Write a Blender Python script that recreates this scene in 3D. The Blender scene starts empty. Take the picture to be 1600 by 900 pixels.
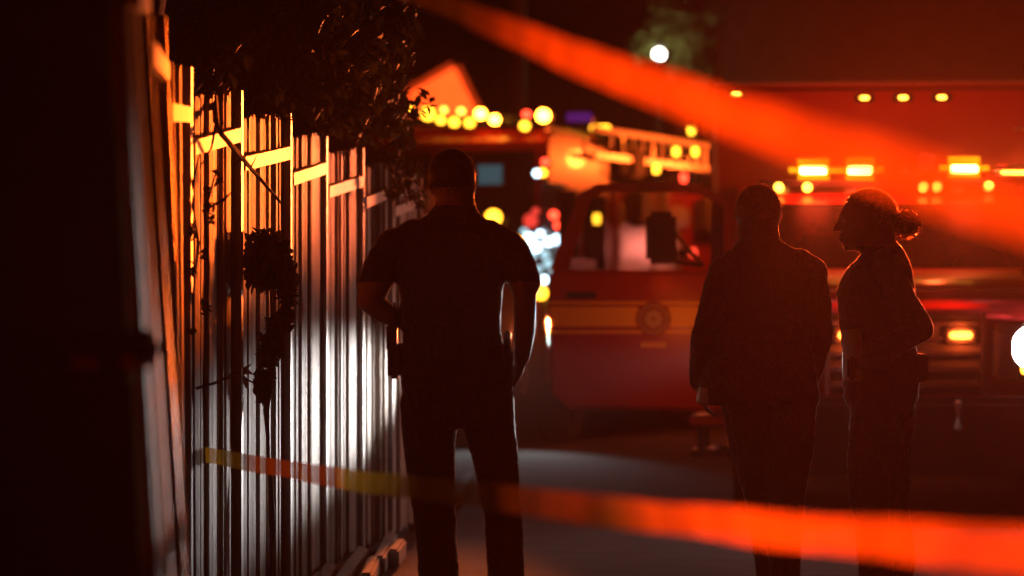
import bpy, bmesh, math, random
from mathutils import Vector, Matrix
R = math.radians
random.seed(7)
SC = bpy.context.scene
COL = SC.collection

# ------------------------------------------------------------------ camera
F = 5560.0            # focal length in photo pixels (photo is 1600 x 900)
CH = 1.2              # camera height
VH = 515.0            # pixel row of the horizon
cam_d = bpy.data.cameras.new('camera')
cam = bpy.data.objects.new('camera', cam_d); COL.objects.link(cam)
cam.location = (0, 0, CH); cam.rotation_euler = (R(90), 0, 0)
cam_d.sensor_width = 36; cam_d.lens = 36 * F / 1600
cam_d.shift_y = (VH - 450) / 1600
cam_d.clip_end = 800
cam_d.dof.use_dof = True
cam_d.dof.focus_distance = 14.6
cam_d.dof.aperture_fstop = 2.3
SC.camera = cam

# ------------------------------------------------------------------ world, night sky
w = bpy.data.worlds.new('World'); SC.world = w; w.use_nodes = True
nt = w.node_tree; nt.nodes.clear()
sky = nt.nodes.new('ShaderNodeTexSky'); sky.sky_type = 'NISHITA'; sky.sun_disc = False
sky.sun_elevation = R(-4); sky.sun_rotation = R(200)
bg = nt.nodes.new('ShaderNodeBackground'); bg.inputs[1].default_value = 0.0008
wo = nt.nodes.new('ShaderNodeOutputWorld')
nt.links.new(sky.outputs[0], bg.inputs[0]); nt.links.new(bg.outputs[0], wo.inputs[0])

SC.view_settings.view_transform = 'Standard'; SC.view_settings.look = 'None'
SC.view_settings.gamma = 1; SC.view_settings.exposure = 0
SC.view_settings.use_curve_mapping = False
cy = SC.cycles
cy.use_denoising = True
cy.max_bounces = 6; cy.diffuse_bounces = 2; cy.glossy_bounces = 3; cy.transparent_max_bounces = 12
cy.volume_bounces = 0; cy.sample_clamp_indirect = 4; cy.sample_clamp_direct = 0
cy.caustics_reflective = False; cy.caustics_refractive = False
cy.use_adaptive_sampling = False

# lamp strengths of the ambulance headlights and lightbar
P_HEAD, P_HEAD_WIDE = 3700.0, 1000.0
P_AMBER, P_RED, P_FORWARD = 7500.0, 19.0, 56000.0
AMBER = (1.0, 0.115, 0.008); RED = (1.0, 0.05, 0.015); WHITE = (1.0, 0.94, 0.9)

def at(u, v, d):
    return Vector(((u - 800) / F * d, d, CH - (v - VH) / F * d))
def sx(u, d): return (u - 800) / F * d

# ------------------------------------------------------------------ materials
MATS = {}
def principled(name, col, rough=0.6, metal=0.0, spec=0.5, coat=0.0, sheen=0.0, var=0.0, scale=8.0, stretch=(1, 1, 1), bump=0.0, bscale=40.0):
    m = bpy.data.materials.new(name); m.use_nodes = True
    n = m.node_tree; b = n.nodes['Principled BSDF']
    b.inputs['Base Color'].default_value = (*col, 1); b.inputs['Roughness'].default_value = rough
    b.inputs['Metallic'].default_value = metal; b.inputs['Specular IOR Level'].default_value = spec
    b.inputs['Coat Weight'].default_value = coat
    b.inputs['Sheen Weight'].default_value = sheen
    if sheen: b.inputs['Sheen Roughness'].default_value = 0.25
    if var or bump:
        tc = n.nodes.new('ShaderNodeTexCoord'); mp = n.nodes.new('ShaderNodeMapping')
        mp.inputs['Scale'].default_value = stretch
        oi = n.nodes.new('ShaderNodeObjectInfo'); ad = n.nodes.new('ShaderNodeVectorMath'); ad.operation = 'ADD'
        ml = n.nodes.new('ShaderNodeVectorMath'); ml.operation = 'SCALE'; ml.inputs['Scale'].default_value = 17.0
        cb = n.nodes.new('ShaderNodeCombineXYZ')
        for i in range(3): n.links.new(oi.outputs['Random'], cb.inputs[i])
        n.links.new(cb.outputs[0], ml.inputs[0])
        n.links.new(tc.outputs['Object'], mp.inputs[0]); n.links.new(mp.outputs[0], ad.inputs[0]); n.links.new(ml.outputs[0], ad.inputs[1])
        if var:
            nz = n.nodes.new('ShaderNodeTexNoise'); nz.inputs['Scale'].default_value = scale; nz.inputs['Detail'].default_value = 6
            n.links.new(ad.outputs[0], nz.inputs['Vector'])
            rp = n.nodes.new('ShaderNodeValToRGB')
            rp.color_ramp.elements[0].position = 0.3; rp.color_ramp.elements[1].position = 0.72
            rp.color_ramp.elements[0].color = (*[c * (1 - var) for c in col], 1)
            rp.color_ramp.elements[1].color = (*[min(1, c * (1 + var)) for c in col], 1)
            n.links.new(nz.outputs[0], rp.inputs[0])
            mx = n.nodes.new('ShaderNodeHueSaturation')
            mr = n.nodes.new('ShaderNodeMapRange'); mr.inputs['To Min'].default_value = 1 - var * .6; mr.inputs['To Max'].default_value = 1 + var * .6
            n.links.new(oi.outputs['Random'], mr.inputs[0]); n.links.new(mr.outputs[0], mx.inputs['Value'])
            n.links.new(rp.outputs[0], mx.inputs['Color']); n.links.new(mx.outputs[0], b.inputs['Base Color'])
        if bump:
            nb = n.nodes.new('ShaderNodeTexNoise'); nb.inputs['Scale'].default_value = bscale; nb.inputs['Detail'].default_value = 4
            n.links.new(ad.outputs[0], nb.inputs['Vector'])
            bp = n.nodes.new('ShaderNodeBump'); bp.inputs['Strength'].default_value = bump; bp.inputs['Distance'].default_value = 0.01
            n.links.new(nb.outputs[0], bp.inputs['Height']); n.links.new(bp.outputs[0], b.inputs['Normal'])
    MATS[name] = m; return m
def emit(name, col, s):
    m = bpy.data.materials.new(name); m.use_nodes = True; n = m.node_tree; n.nodes.clear()
    e = n.nodes.new('ShaderNodeEmission'); e.inputs[0].default_value = (*col, 1); e.inputs[1].default_value = s
    o = n.nodes.new('ShaderNodeOutputMaterial'); n.links.new(e.outputs[0], o.inputs[0]); MATS[name] = m; return m
def glass(name, tint=(.8, .8, .8), refl=0.12, rough=.03):
    m = bpy.data.materials.new(name); m.use_nodes = True; n = m.node_tree; n.nodes.clear()
    t = n.nodes.new('ShaderNodeBsdfTransparent'); t.inputs[0].default_value = (*tint, 1)
    g = n.nodes.new('ShaderNodeBsdfGlossy'); g.inputs['Roughness'].default_value = rough
    x = n.nodes.new('ShaderNodeMixShader'); x.inputs[0].default_value = refl
    o = n.nodes.new('ShaderNodeOutputMaterial')
    n.links.new(t.outputs[0], x.inputs[1]); n.links.new(g.outputs[0], x.inputs[2]); n.links.new(x.outputs[0], o.inputs[0]); MATS[name] = m; return m
def tape_mat(name, col, transp, transl):
    m = bpy.data.materials.new(name); m.use_nodes = True; n = m.node_tree; n.nodes.clear()
    d = n.nodes.new('ShaderNodeBsdfDiffuse'); d.inputs[0].default_value = (*col, 1)
    t = n.nodes.new('ShaderNodeBsdfTranslucent'); t.inputs[0].default_value = (*col, 1)
    p = n.nodes.new('ShaderNodeBsdfTransparent')
    tc = n.nodes.new('ShaderNodeTexCoord'); nz = n.nodes.new('ShaderNodeTexNoise'); nz.inputs['Scale'].default_value = 5.5; nz.inputs['Detail'].default_value = 3
    rp = n.nodes.new('ShaderNodeValToRGB'); rp.color_ramp.elements[0].position = .36; rp.color_ramp.elements[1].position = .6
    rp.color_ramp.elements[0].color = (*[c * .68 for c in col], 1); rp.color_ramp.elements[1].color = (*col, 1)
    n.links.new(tc.outputs['Object'], nz.inputs['Vector']); n.links.new(nz.outputs[0], rp.inputs[0])
    n.links.new(rp.outputs[0], d.inputs[0]); n.links.new(rp.outputs[0], t.inputs[0])
    x = n.nodes.new('ShaderNodeMixShader'); x.inputs[0].default_value = transl
    y = n.nodes.new('ShaderNodeMixShader'); y.inputs[0].default_value = transp
    o = n.nodes.new('ShaderNodeOutputMaterial')
    n.links.new(d.outputs[0], x.inputs[1]); n.links.new(t.outputs[0], x.inputs[2])
    n.links.new(x.outputs[0], y.inputs[1]); n.links.new(p.outputs[0], y.inputs[2]); n.links.new(y.outputs[0], o.inputs[0]); MATS[name] = m; return m
def leaf_mat(name, col, tl=0.3):
    m = bpy.data.materials.new(name); m.use_nodes = True; n = m.node_tree; n.nodes.clear()
    nz = n.nodes.new('ShaderNodeTexNoise'); nz.inputs['Scale'].default_value = 9
    tc = n.nodes.new('ShaderNodeTexCoord'); n.links.new(tc.outputs['Object'], nz.inputs['Vector'])
    rp = n.nodes.new('ShaderNodeValToRGB'); rp.color_ramp.elements[0].color = (*[c * .5 for c in col], 1); rp.color_ramp.elements[1].color = (*[c * 1.5 for c in col], 1)
    n.links.new(nz.outputs[0], rp.inputs[0])
    d = n.nodes.new('ShaderNodeBsdfPrincipled'); d.inputs['Roughness'].default_value = .75
    t = n.nodes.new('ShaderNodeBsdfTranslucent')
    n.links.new(rp.outputs[0], d.inputs['Base Color']); n.links.new(rp.outputs[0], t.inputs[0])
    x = n.nodes.new('ShaderNodeMixShader'); x.inputs[0].default_value = tl
    o = n.nodes.new('ShaderNodeOutputMaterial')
    n.links.new(d.outputs[0], x.inputs[1]); n.links.new(t.outputs[0], x.inputs[2]); n.links.new(x.outputs[0], o.inputs[0]); MATS[name] = m; return m

principled('asphalt', (.055, .053, .055), .95, spec=.1, var=.35, scale=3, bump=.5, bscale=60)
principled('paint_white', (.6, .6, .58), .6, var=.2, scale=6)
principled('concrete', (.3, .28, .26), .8, var=.2, scale=6, bump=.3)
principled('soil', (.05, .035, .025), .95, var=.4, scale=9, bump=.8, bscale=25)
principled('fence_wood', (.36, .30, .25), .7, var=.45, scale=5, stretch=(14, 14, .8), bump=.5, bscale=18)
principled('fence_rail', (.5, .44, .36), .6, var=.15, scale=6, bump=.2)
principled('post_steel', (.3, .28, .27), .5, metal=.0, var=.2)
principled('bark', (.035, .025, .018), .9, var=.4, scale=14, stretch=(3, 3, 1), bump=.7)
leaf_mat('leaf_dark', (.022, .026, .010), .15)
leaf_mat('leaf_olive', (.10, .10, .03), .3)
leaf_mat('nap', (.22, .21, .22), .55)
leaf_mat('strand_dark', (.12, .08, .06), .6)
leaf_mat('strand_brown', (.4, .24, .13), .6)
leaf_mat('leaf_brown', (.16, .07, .03), .3)
principled('uniform', (.02, .02, .028), .8, sheen=1.0, bump=.2, bscale=60)
principled('jacket', (.02, .018, .02), .75, sheen=1.0, bump=.2, bscale=50)
principled('trousers', (.02, .02, .026), .85, sheen=1.0, bump=.2, bscale=60)
principled('skin', (.35, .2, .15), .5)
principled('hair', (.02, .013, .01), .5)
principled('hair_brown', (.07, .035, .018), .42)
principled('leather', (.01, .01, .01), .35)
principled('eye', (.5, .5, .5), .2)
principled('badge', (.6, .5, .3), .3, metal=1)
principled('red_paint', (.36, .014, .016), .35, coat=.2)
principled('red_paint_dull', (.28, .018, .02), .5)
principled('white_paint', (.55, .53, .5), .35, coat=.4)
principled('yellow_stripe', (.9, .5, .04), .45)
principled('pale_mark', (.55, .42, .25), .5)
principled('black_trim', (.012, .012, .013), .45)
principled('black_gloss', (.008, .008, .01), .08)
principled('rubber', (.015, .015, .015), .85)
principled('chrome', (.7, .7, .7), .18, metal=1)
principled('steel', (.5, .48, .46), .35, metal=1)
principled('aluminium', (.6, .58, .55), .4, metal=.6)
principled('seat_vinyl', (.05, .05, .055), .6)
principled('canvas', (.09, .075, .055), .85)
principled('stucco', (.42, .38, .34), .9, var=.08, scale=4, bump=.4, bscale=30)
principled('roof_shingle', (.06, .05, .05), .9, var=.3)
principled('wood_pole', (.3, .22, .17), .85, var=.3, stretch=(6, 6, 1))
principled('bin_plastic', (.008, .009, .01), .9, spec=.1)
principled('reflector_red', (.5, .01, .012), .35)
glass('glass', (.75, .78, .8), .10)
glass('glass_dark', (.10, .10, .12), .02, .35)
tape_mat('tape', (.85, .40, .03), .18, .65)
emit('lamp_amber', (1.0, .32, .02), 45)
emit('halo_amber', (1.0, .36, .004), 1.5)  # housing glow that imitates the halo around the lightbar lamps
emit('lamp_hot', (1.0, .58, .1), 30)
emit('lamp_amber_small', (1.0, .36, .03), 12)
emit('lamp_amber_far', (1.0, .42, .02), 7)
emit('lamp_orange', (1.0, .2, .02), 14)
emit('lamp_white', (1.0, .93, .86), 60)
emit('lamp_cool', (.62, .85, 1.0), 6)
emit('lamp_cool_dim', (.45, .75, .85), 1.2)
emit('lamp_red', (1.0, .05, .02), 6)
emit('lamp_red_dim', (1.0, .06, .04), 1.0)
emit('lamp_violet', (.25, .03, .5), .25)
emit('glow_cyan', (.08, .32, .38), .22)
emit('lamp_street', (1.0, .95, .75), 14)
MT = MATS

# ------------------------------------------------------------------ mesh helpers
def add_box(bm, c, s, rot=None):
    m = Matrix.Translation(c) @ (rot.to_4x4() if rot is not None else Matrix()) @ Matrix.Diagonal((*s, 1))
    return bmesh.ops.create_cube(bm, size=1, matrix=m)['verts']
def add_cyl(bm, p0, p1, r0, r1=None, n=12, caps=True):
    p0, p1 = Vector(p0), Vector(p1); r1 = r0 if r1 is None else r1
    d = p1 - p0; q = d.to_track_quat('Z', 'Y').to_matrix().to_4x4()
    return bmesh.ops.create_cone(bm, cap_ends=caps, segments=n, radius1=r0, radius2=r1, depth=d.length,
                                 matrix=Matrix.Translation((p0 + p1) / 2) @ q)['verts']
def add_ball(bm, c, r, n=12, rot=None):
    if not hasattr(r, '__len__'): r = (r, r, r)
    m = Matrix.Translation(c) @ (rot.to_4x4() if rot is not None else Matrix()) @ Matrix.Diagonal((*r, 1))
    return bmesh.ops.create_uvsphere(bm, u_segments=n, v_segments=max(6, n // 2 + 2), radius=1, matrix=m)['verts']
def add_prism(bm, pts, axis, a, b):
    """outline pts (2-D) extruded along axis from a to b; axis x: pts are (y,z); y: (x,z); z: (x,y)"""
    def v(p, t):
        return {'x': (t, p[0], p[1]), 'y': (p[0], t, p[1]), 'z': (p[0], p[1], t)}[axis]
    A = [bm.verts.new(v(p, a)) for p in pts]; B = [bm.verts.new(v(p, b)) for p in pts]
    n = len(pts); fs = [bm.faces.new(A), bm.faces.new(B[::-1])]
    for i in range(n):
        fs.append(bm.faces.new((A[i], B[i], B[(i + 1) % n], A[(i + 1) % n])))
    bmesh.ops.recalc_face_normals(bm, faces=fs)
    return A + B
def add_tube(bm, pts, radii, n=8):
    rings = []
    pts = [Vector(p) for p in pts]
    if not hasattr(radii, '__len__'): radii = [radii] * len(pts)
    for i, p in enumerate(pts):
        t = (pts[min(i + 1, len(pts) - 1)] - pts[max(i - 1, 0)]).normalized()
        q = t.to_track_quat('Z', 'Y').to_matrix()
        rings.append([bm.verts.new(p + q @ Vector((math.cos(2 * math.pi * k / n), math.sin(2 * math.pi * k / n), 0)) * radii[i]) for k in range(n)])
    for a, b in zip(rings, rings[1:]):
        for k in range(n):
            bm.faces.new((a[k], a[(k + 1) % n], b[(k + 1) % n], b[k]))
    bm.faces.new(rings[0][::-1]); bm.faces.new(rings[-1])
def obj(name, bm, mat, parent=None, bevel=0.0, smooth=False, seg=2):
    if bevel:
        bmesh.ops.bevel(bm, geom=[e for e in bm.edges if e.is_manifold and e.calc_face_angle(0) > .5], offset=bevel, segments=seg, affect='EDGES', clamp_overlap=True)
    me = bpy.data.meshes.new(name); bm.to_mesh(me); bm.free()
    if smooth:
        for p in me.polygons: p.use_smooth = True
    me.materials.append(MT[mat] if isinstance(mat, str) else mat)
    o = bpy.data.objects.new(name, me); COL.objects.link(o)
    if parent: o.parent = parent
    return o
def B(): return bmesh.new()
def box(name, c, s, mat, parent=None, bevel=0.0, rot=None):
    bm = B(); add_box(bm, c, s, rot); return obj(name, bm, mat, parent, bevel)
def thing(name, label, cat, loc=(0, 0, 0), rz=0, group=None):
    o = bpy.data.objects.new(name, None); COL.objects.link(o); o.empty_display_size = .2
    o.location = loc; o.rotation_euler = (0, 0, rz); o['label'] = label; o['category'] = cat
    if group: o['group'] = group
    return o
def tag(o, label, cat, group=None):
    o['label'] = label; o['category'] = cat
    if group: o['group'] = group
    return o
def structure(o): o['kind'] = 'structure'; return o
def lamp(name, kind, loc, col, power, parent=None, target=None, size=30, blend=.5, r=.05, flat=1.0):
    l = bpy.data.lights.new(name, kind); l.color = col; l.energy = power; l.shadow_soft_size = r
    o = bpy.data.objects.new(name, l); COL.objects.link(o); o.location = loc
    if kind == 'SPOT':
        l.spot_size = R(size); l.spot_blend = blend
        o.rotation_euler = (Vector(target) - Vector(loc)).to_track_quat('-Z', 'Y').to_euler()
    o.scale = (1, flat, 1)
    if parent: o.parent = parent
    return o

# ------------------------------------------------------------------ ground
bm = B(); bmesh.ops.create_grid(bm, x_segments=2, y_segments=2, size=200, matrix=Matrix.Translation((0, 60, 0)))
structure(obj('road', bm, 'asphalt'))

# ------------------------------------------------------------------ fence
POSTS = [(187, 6.9), (213, 8.34), (247, 10.65), (285, 12.75), (365, 14.0), (443, 15.46), (500, 16.9), (558, 18.4), (605, 19.8), (650, 21.3), (690, 22.9)]
LEAN = [.06, .065, .04, .0, 0, 0, 0, 0, 0, 0, 0]
NODES = [Vector((sx(u, d), d, 0)) for u, d in POSTS]
fence = thing('picket_fence', 'long weathered board fence with stepped bays and pale top rails', 'fence', NODES[3])
FO = NODES[3]
def fpt(i, t, z, off=0.0):
    """point on bay i, fraction t, height z, off metres towards the street"""
    a, b = NODES[i], NODES[i + 1]; p = a.lerp(b, t)
    d = (b - a).normalized(); nrm = Vector((d.y, -d.x, 0))
    lean = LEAN[i] * (1 - t) + LEAN[i + 1] * t
    q = p + nrm * off; q.z = z; q.x += lean * (1.86 - z)
    return q - FO, d, nrm
def board(name, i, t, z0, z1, wd, th, off, yaw, mat, point=False):
    p0, d, nrm = fpt(i, t, z0, off); p1, _, _ = fpt(i, t, z1, off)
    d = Matrix.Rotation(yaw, 3, 'Z') @ d; nrm = Matrix.Rotation(yaw, 3, 'Z') @ nrm
    bm = B(); lv = []
    for p, zc in ((p0, 0), (p1, 1)):
        ring = []
        for a, b in ((-.5, -.5), (.5, -.5), (.5, .5), (-.5, .5)):
            ring.append(bm.verts.new(p + d * (a * wd) + nrm * (b * th)))
        lv.append(ring)
    top = lv[1]
    if point:   # dog-eared top
        up = Vector((0, 0, .03))
        ring = [bm.verts.new((top[0].co.lerp(top[1].co, .22)) + up), bm.verts.new(top[0].co.lerp(top[1].co, .78) + up),
                bm.verts.new(top[3].co.lerp(top[2].co, .78) + up), bm.verts.new(top[3].co.lerp(top[2].co, .22) + up)]
        lv.append(ring)
    for a, b in zip(lv, lv[1:]):
        for k in range(4): bm.faces.new((a[k], a[(k + 1) % 4], b[(k + 1) % 4], b[k]))
    bm.faces.new(lv[0][::-1]); bm.faces.new(lv[-1])
    bmesh.ops.recalc_face_normals(bm, faces=bm.faces)
    return obj(name, bm, mat, fence)
RAKE0, RAKE1 = CH + .655, CH + .765      # top rail height at the near and the far end of a bay
rng = random.Random(3)
for i in range(len(NODES) - 1):
    L = (NODES[i + 1] - NODES[i]).length
    n = max(12, round(L / .062))
    for k in range(n):
        t = (k + .5) / n
        zt = CH + .83 + .10 * t + rng.uniform(-.012, .012)
        board('picket', i, t, .05 + rng.uniform(-.01, .02), zt - .03, L / n * (rng.uniform(.55, .92) if i < 3 else rng.uniform(.62, .96) if i < 5 else rng.uniform(.74, .98)), .018,
              rng.uniform(-.022, .004), R(rng.uniform(-12, 10)), 'fence_wood', True)
    for z0, z1, hh in ((RAKE0, RAKE1, .055), (.34, .42, .05)):
        p0, d, nrm = fpt(i, .035, z0, .026 if z0 > 1 else -.04); p1, _, _ = fpt(i, .965, z1, .026 if z0 > 1 else -.04)
        bm = B(); vs = []
        for p in (p0, p1):
            vs.append([bm.verts.new(p + nrm * a * .03 + Vector((0, 0, b * hh))) for a, b in ((-.5, -.5), (.5, -.5), (.5, .5), (-.5, .5))])
        for k in range(4): bm.faces.new((vs[0][k], vs[0][(k + 1) % 4], vs[1][(k + 1) % 4], vs[1][k]))
        bm.faces.new(vs[0][::-1]); bm.faces.new(vs[1]); bmesh.ops.recalc_face_normals(bm, faces=bm.faces)
        obj('top_rail' if z0 > 1 else 'bottom_rail', bm, 'fence_rail', fence)
for i in range(1, len(NODES)):
    ii, t = (i, 0.0) if i < len(NODES) - 1 else (i - 1, 1.0)
    board('post', ii, t, -.02, CH + .94, .05, .07, .0, 0, 'post_steel', False)

# kerb timbers along the foot of the fence
krng = random.Random(5)
for k, (u0, v0, u1, v1) in enumerate([(455, 948, 500, 893), (500, 905, 516, 878), (528, 905, 566, 853), (572, 895, 584, 868), (592, 868, 612, 830), (614, 858, 626, 842), (715, 770, 735, 738)]):
    d0 = F * (CH - .1) / (v0 - VH); d1 = F * (CH - .1) / (v1 - VH)
    a, b = Vector((sx(u0, d0), d0, 0)), Vector((sx(u1, d1), d1, 0))
    bm = B(); add_box(bm, (0, 0, .05), (.06, (b - a).length, .1))
    o = obj('edging_stone', bm, 'concrete', None, .012)
    o.location = (a + b) / 2; o.rotation_euler.z = -math.atan2((b - a).x, (b - a).y)
    tag(o, ['long pale edging stone beside the stem of the added plant', 'short pale edging stone next after the longest one beside the plant', 'long slim edging stone between two short ones along the boards', 'short edging stone behind the long slim one',
            'edging stone where the boards run in behind the standing person', 'smallest edging stone beside the left boot of the person by the fence', 'single edging stone farther off, seen between the legs of the person by the fence'][k], 'edging stone', 'edging stones along the fence')

# ------------------------------------------------------------------ ambulance (front-on, amber lightbar, open door)
A_LOC = Vector((2.42, 21.9, 0))
amb = thing('ambulance', 'red rescue ambulance with glowing amber lightbar and one cab door swung open', 'ambulance', A_LOC, R(-6.0))
def wheel(parent, x, y, r=.42, wd=.27):
    bm = B(); add_cyl(bm, (x - wd / 2, y, r), (x + wd / 2, y, r), r, n=32)
    t = obj('wheel', bm, 'rubber', parent, .04)
    bm = B(); add_cyl(bm, (x - wd / 2 - .012, y, r), (x + wd / 2 + .012, y, r), r * .55, n=24); obj('rim', bm, 'steel', t, .015)
    bm = B(); add_cyl(bm, (x - wd / 2 - .04, y, r), (x + wd / 2 + .04, y, r), r * .2, n=16); obj('hub', bm, 'chrome', t, .01)
for x in (-.95, .95): wheel(amb, x, 1.0)
for x in (-1.02, 1.02): wheel(amb, x, 5.0, wd=.42)
# chassis
bm = B(); add_box(bm, (0, 3.6, .58), (1.0, 6.2, .16)); obj('chassis', bm, 'black_trim', amb, .01)
bm = B(); add_box(bm, (0, 1.0, .42), (1.7, .14, .14)); add_ball(bm, (0, 1.0, .42), (.2, .15, .15)); obj('front_axle', bm, 'black_trim', amb)
# hood, fenders
bm = B(); add_prism(bm, [(.12, .72), (.10, 1.32), (.18, 1.44), (.45, 1.51), (1.35, 1.60), (1.35, .75)], 'x', -.80, .80); obj('hood', bm, 'red_paint', amb, .05, True, 3)
bm = B(); add_box(bm, (0, .118, 1.445), (1.5, .05, .022)); obj('hood_trim', bm, 'chrome', amb, .008)
for s in (-1, 1):
    bm = B()
    arc = [(1.0 + .50 * math.cos(a), .45 + .50 * math.sin(a)) for a in [math.pi * k / 12 for k in range(13)]]
    add_prism(bm, [(.16, .62), (.14, 1.25), (.3, 1.36), (1.55, 1.42), (1.62, .6)] + [(y, z) for y, z in arc if z > .6], 'x', s * .79, s * 1.09)
    obj('fender', bm, 'red_paint', amb, .02)
# grille with bars
bm = B(); add_box(bm, (0, .10, 1.05), (.96, .06, .50)); g = obj('grille', bm, 'black_trim', amb, .02)
for k in range(5):
    bm = B(); add_box(bm, (0, .055, .86 + k * .095), (.9, .03, .03)); obj('grille_bar', bm, 'chrome', g, .006)
for s in (-1, 1):
    bm = B(); add_box(bm, (s * .48, .06, 1.05), (.03, .04, .5)); obj('grille_bar', bm, 'chrome', g, .006)
    # headlight
    h = box('headlight', (s * .75, .09, 1.06), (.44, .08, .36), 'chrome', amb, .03)
    bm = B(); bmesh.ops.create_circle(bm, cap_ends=True, segments=28, radius=.135, matrix=Matrix.Translation((s * .79, .044, 1.09)) @ Matrix.Rotation(R(90), 4, 'X')); obj('lens', bm, 'lamp_white', h)
    bm = B(); add_box(bm, (s * .79, .04, .955), (.16, .02, .05)); obj('turn_signal', bm, 'lamp_amber_small', h, .008)
    bm = B(); add_box(bm, (s * .62, .045, 1.06), (.10, .015, .22)); obj('reflector', bm, 'chrome', h, .01)
    # grille warning lights
    bm = B(); add_box(bm, (s * .34, .02, 1.165), (.14, .03, .045)); obj('warning_light', bm, 'lamp_orange', amb, .01)
    bm = B(); add_box(bm, (s * .34, .03, 1.165), (.19, .03, .09)); obj('warning_light_bezel', bm, 'black_trim', amb, .01)
# bumper
bm = B(); add_box(bm, (0, -.02, .66), (2.16, .18, .26)); bp_ = obj('bumper', bm, 'black_trim', amb, .05)
for s in (-1, 1):
    bm = B(); add_box(bm, (s * .93, -.118, .72), (.28, .02, .1)); obj('bumper_end', bm, 'white_paint', bp_, .01)
bm = B(); add_box(bm, (0, -.118, .66), (1.2, .02, .16)); obj('bumper_grille', bm, 'black_trim', bp_)
bm = B(); add_box(bm, (0, .15, .42), (1.5, .1, .26)); obj('air_dam', bm, 'black_trim', amb, .02)
for s in (-1, 1):
    bm = B(); add_tube(bm, [(s * .32, -.13, .6), (s * .32, -.2, .6), (s * .32, -.2, .75), (s * .32, -.13, .75)], .02); obj('tow_hook', bm, 'steel', bp_)
# cab: floor, firewall, pillars, roof, windshield, rear
CW = 1.14
bm = B(); add_box(bm, (0, 1.9, .82), (2 * CW - .02, 1.3, .12)); obj('cab_floor', bm, 'black_trim', amb)
bm = B(); add_box(bm, (0, 1.34, 1.2), (2 * CW - .3, .08, .8)); obj('firewall', bm, 'red_paint_dull', amb)
bm = B(); add_prism(bm, [(1.72, 2.03), (1.85, 2.11), (2.65, 2.14), (2.65, 2.05), (1.85, 2.02)], 'x', -CW + .04, CW - .04); obj('cab_roof', bm, 'red_paint', amb, .02)
for s in (-1, 1):
    bm = B(); add_tube(bm, [(s * (CW - .06), 1.28, 1.56), (s * (CW - .1), 1.76, 2.05)], .05, 8); obj('windshield_pillar', bm, 'red_paint', amb, 0, True)
    bm = B(); add_box(bm, (s * (CW - .05), 2.55, 1.5), (.1, .16, 1.4)); obj('door_pillar', bm, 'red_paint', amb, .01)
bm = B()
vs = [bm.verts.new(p) for p in ((-CW + .1, 1.30, 1.58), (CW - .1, 1.30, 1.58), (CW - .14, 1.74, 2.04), (-CW + .14, 1.74, 2.04))]; bm.faces.new(vs)
obj('windshield', bm, 'glass_dark', amb)
bm = B(); add_box(bm, (0, 1.45, 1.5), (2 * CW - .25, .3, .18)); obj('dashboard', bm, 'black_trim', amb, .04)
bm = B()
ring = [Vector((.5 + .2 * math.cos(a), 1.72 + .08 * math.sin(a), 1.58 + .18 * math.sin(a))) for a in [2 * math.pi * k / 20 for k in range(21)]]
add_tube(bm, ring, .016, 6); add_tube(bm, [(.5, 1.5, 1.5), (.5, 1.72, 1.58)], .025, 6); obj('steering_wheel', bm, 'black_trim', amb)
for s in (-1, 1):
    bm = B(); add_box(bm, (s * .5, 2.15, 1.1), (.5, .5, .16)); st = obj('seat', bm, 'seat_vinyl', amb, .05)
    bm = B(); add_box(bm, (s * .5, 2.42, 1.5), (.48, .14, .7)); obj('seat_back', bm, 'seat_vinyl', st, .05)
    bm = B(); add_box(bm, (s * .5, 2.42, 1.95), (.26, .1, .18)); obj('head_rest', bm, 'seat_vinyl', st, .04)
# closed door on the far side
dr = box('cab_door', (CW - .02, 1.95, 1.2), (.06, 1.05, 1.0), 'red_paint', amb, .02)
bm = B(); add_prism(bm, [(1.45, 1.71), (2.45, 1.71), (2.45, 2.1), (1.8, 2.1)], 'x', CW - .03, CW - .02); obj('window_glass', bm, 'glass_dark', dr)
bm = B(); add_box(bm, (CW + .012, 1.95, 1.33), (.006, 1.03, .17)); obj('stripe', bm, 'yellow_stripe', dr)
bm = B(); add_tube(bm, [(CW, 1.5, 1.75), (CW + .22, 1.42, 1.8)], .018); add_box(bm, (CW + .27, 1.42, 1.8), (.2, .09, .36)); obj('mirror', bm, 'black_trim', dr, .01)
# module
MY0 = 2.68
bm = B(); add_box(bm, (0, MY0 + 1.9, 1.72), (2.66, 3.8, 2.36)); md = obj('module', bm, 'red_paint', amb, .05, False, 3)
bm = B(); add_box(bm, (0, MY0 + .3, 2.905), (2.6, .5, .03)); obj('module_cap', bm, 'aluminium', md, .01)
for s in (-1, 1):
    bm = B(); add_box(bm, (s * 1.3, MY0 - .012, 1.75), (.05, .04, 2.2)); obj('corner_trim', bm, 'aluminium', md, .01)
for x, z in [(-1.15, 2.83)] + [(k * .265, 2.80) for k in (-1, 0, 1)] + [(1.15, 2.83)]:
    bm = B(); add_box(bm, (x, MY0 - .02, z), (.07, .035, .024)); c = obj('clearance_light', bm, 'lamp_amber_small', md, .01)
    bm = B(); add_box(bm, (x, MY0 - .008, z), (.14, .02, .06)); obj('light_base', bm, 'black_trim', md, .008)
for s in (-1, 1):
    bm = B(); add_box(bm, (s * .86, MY0 - .02, 2.58), (.2, .02, .012)); obj('drip_rail', bm, 'aluminium', md)
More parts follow.
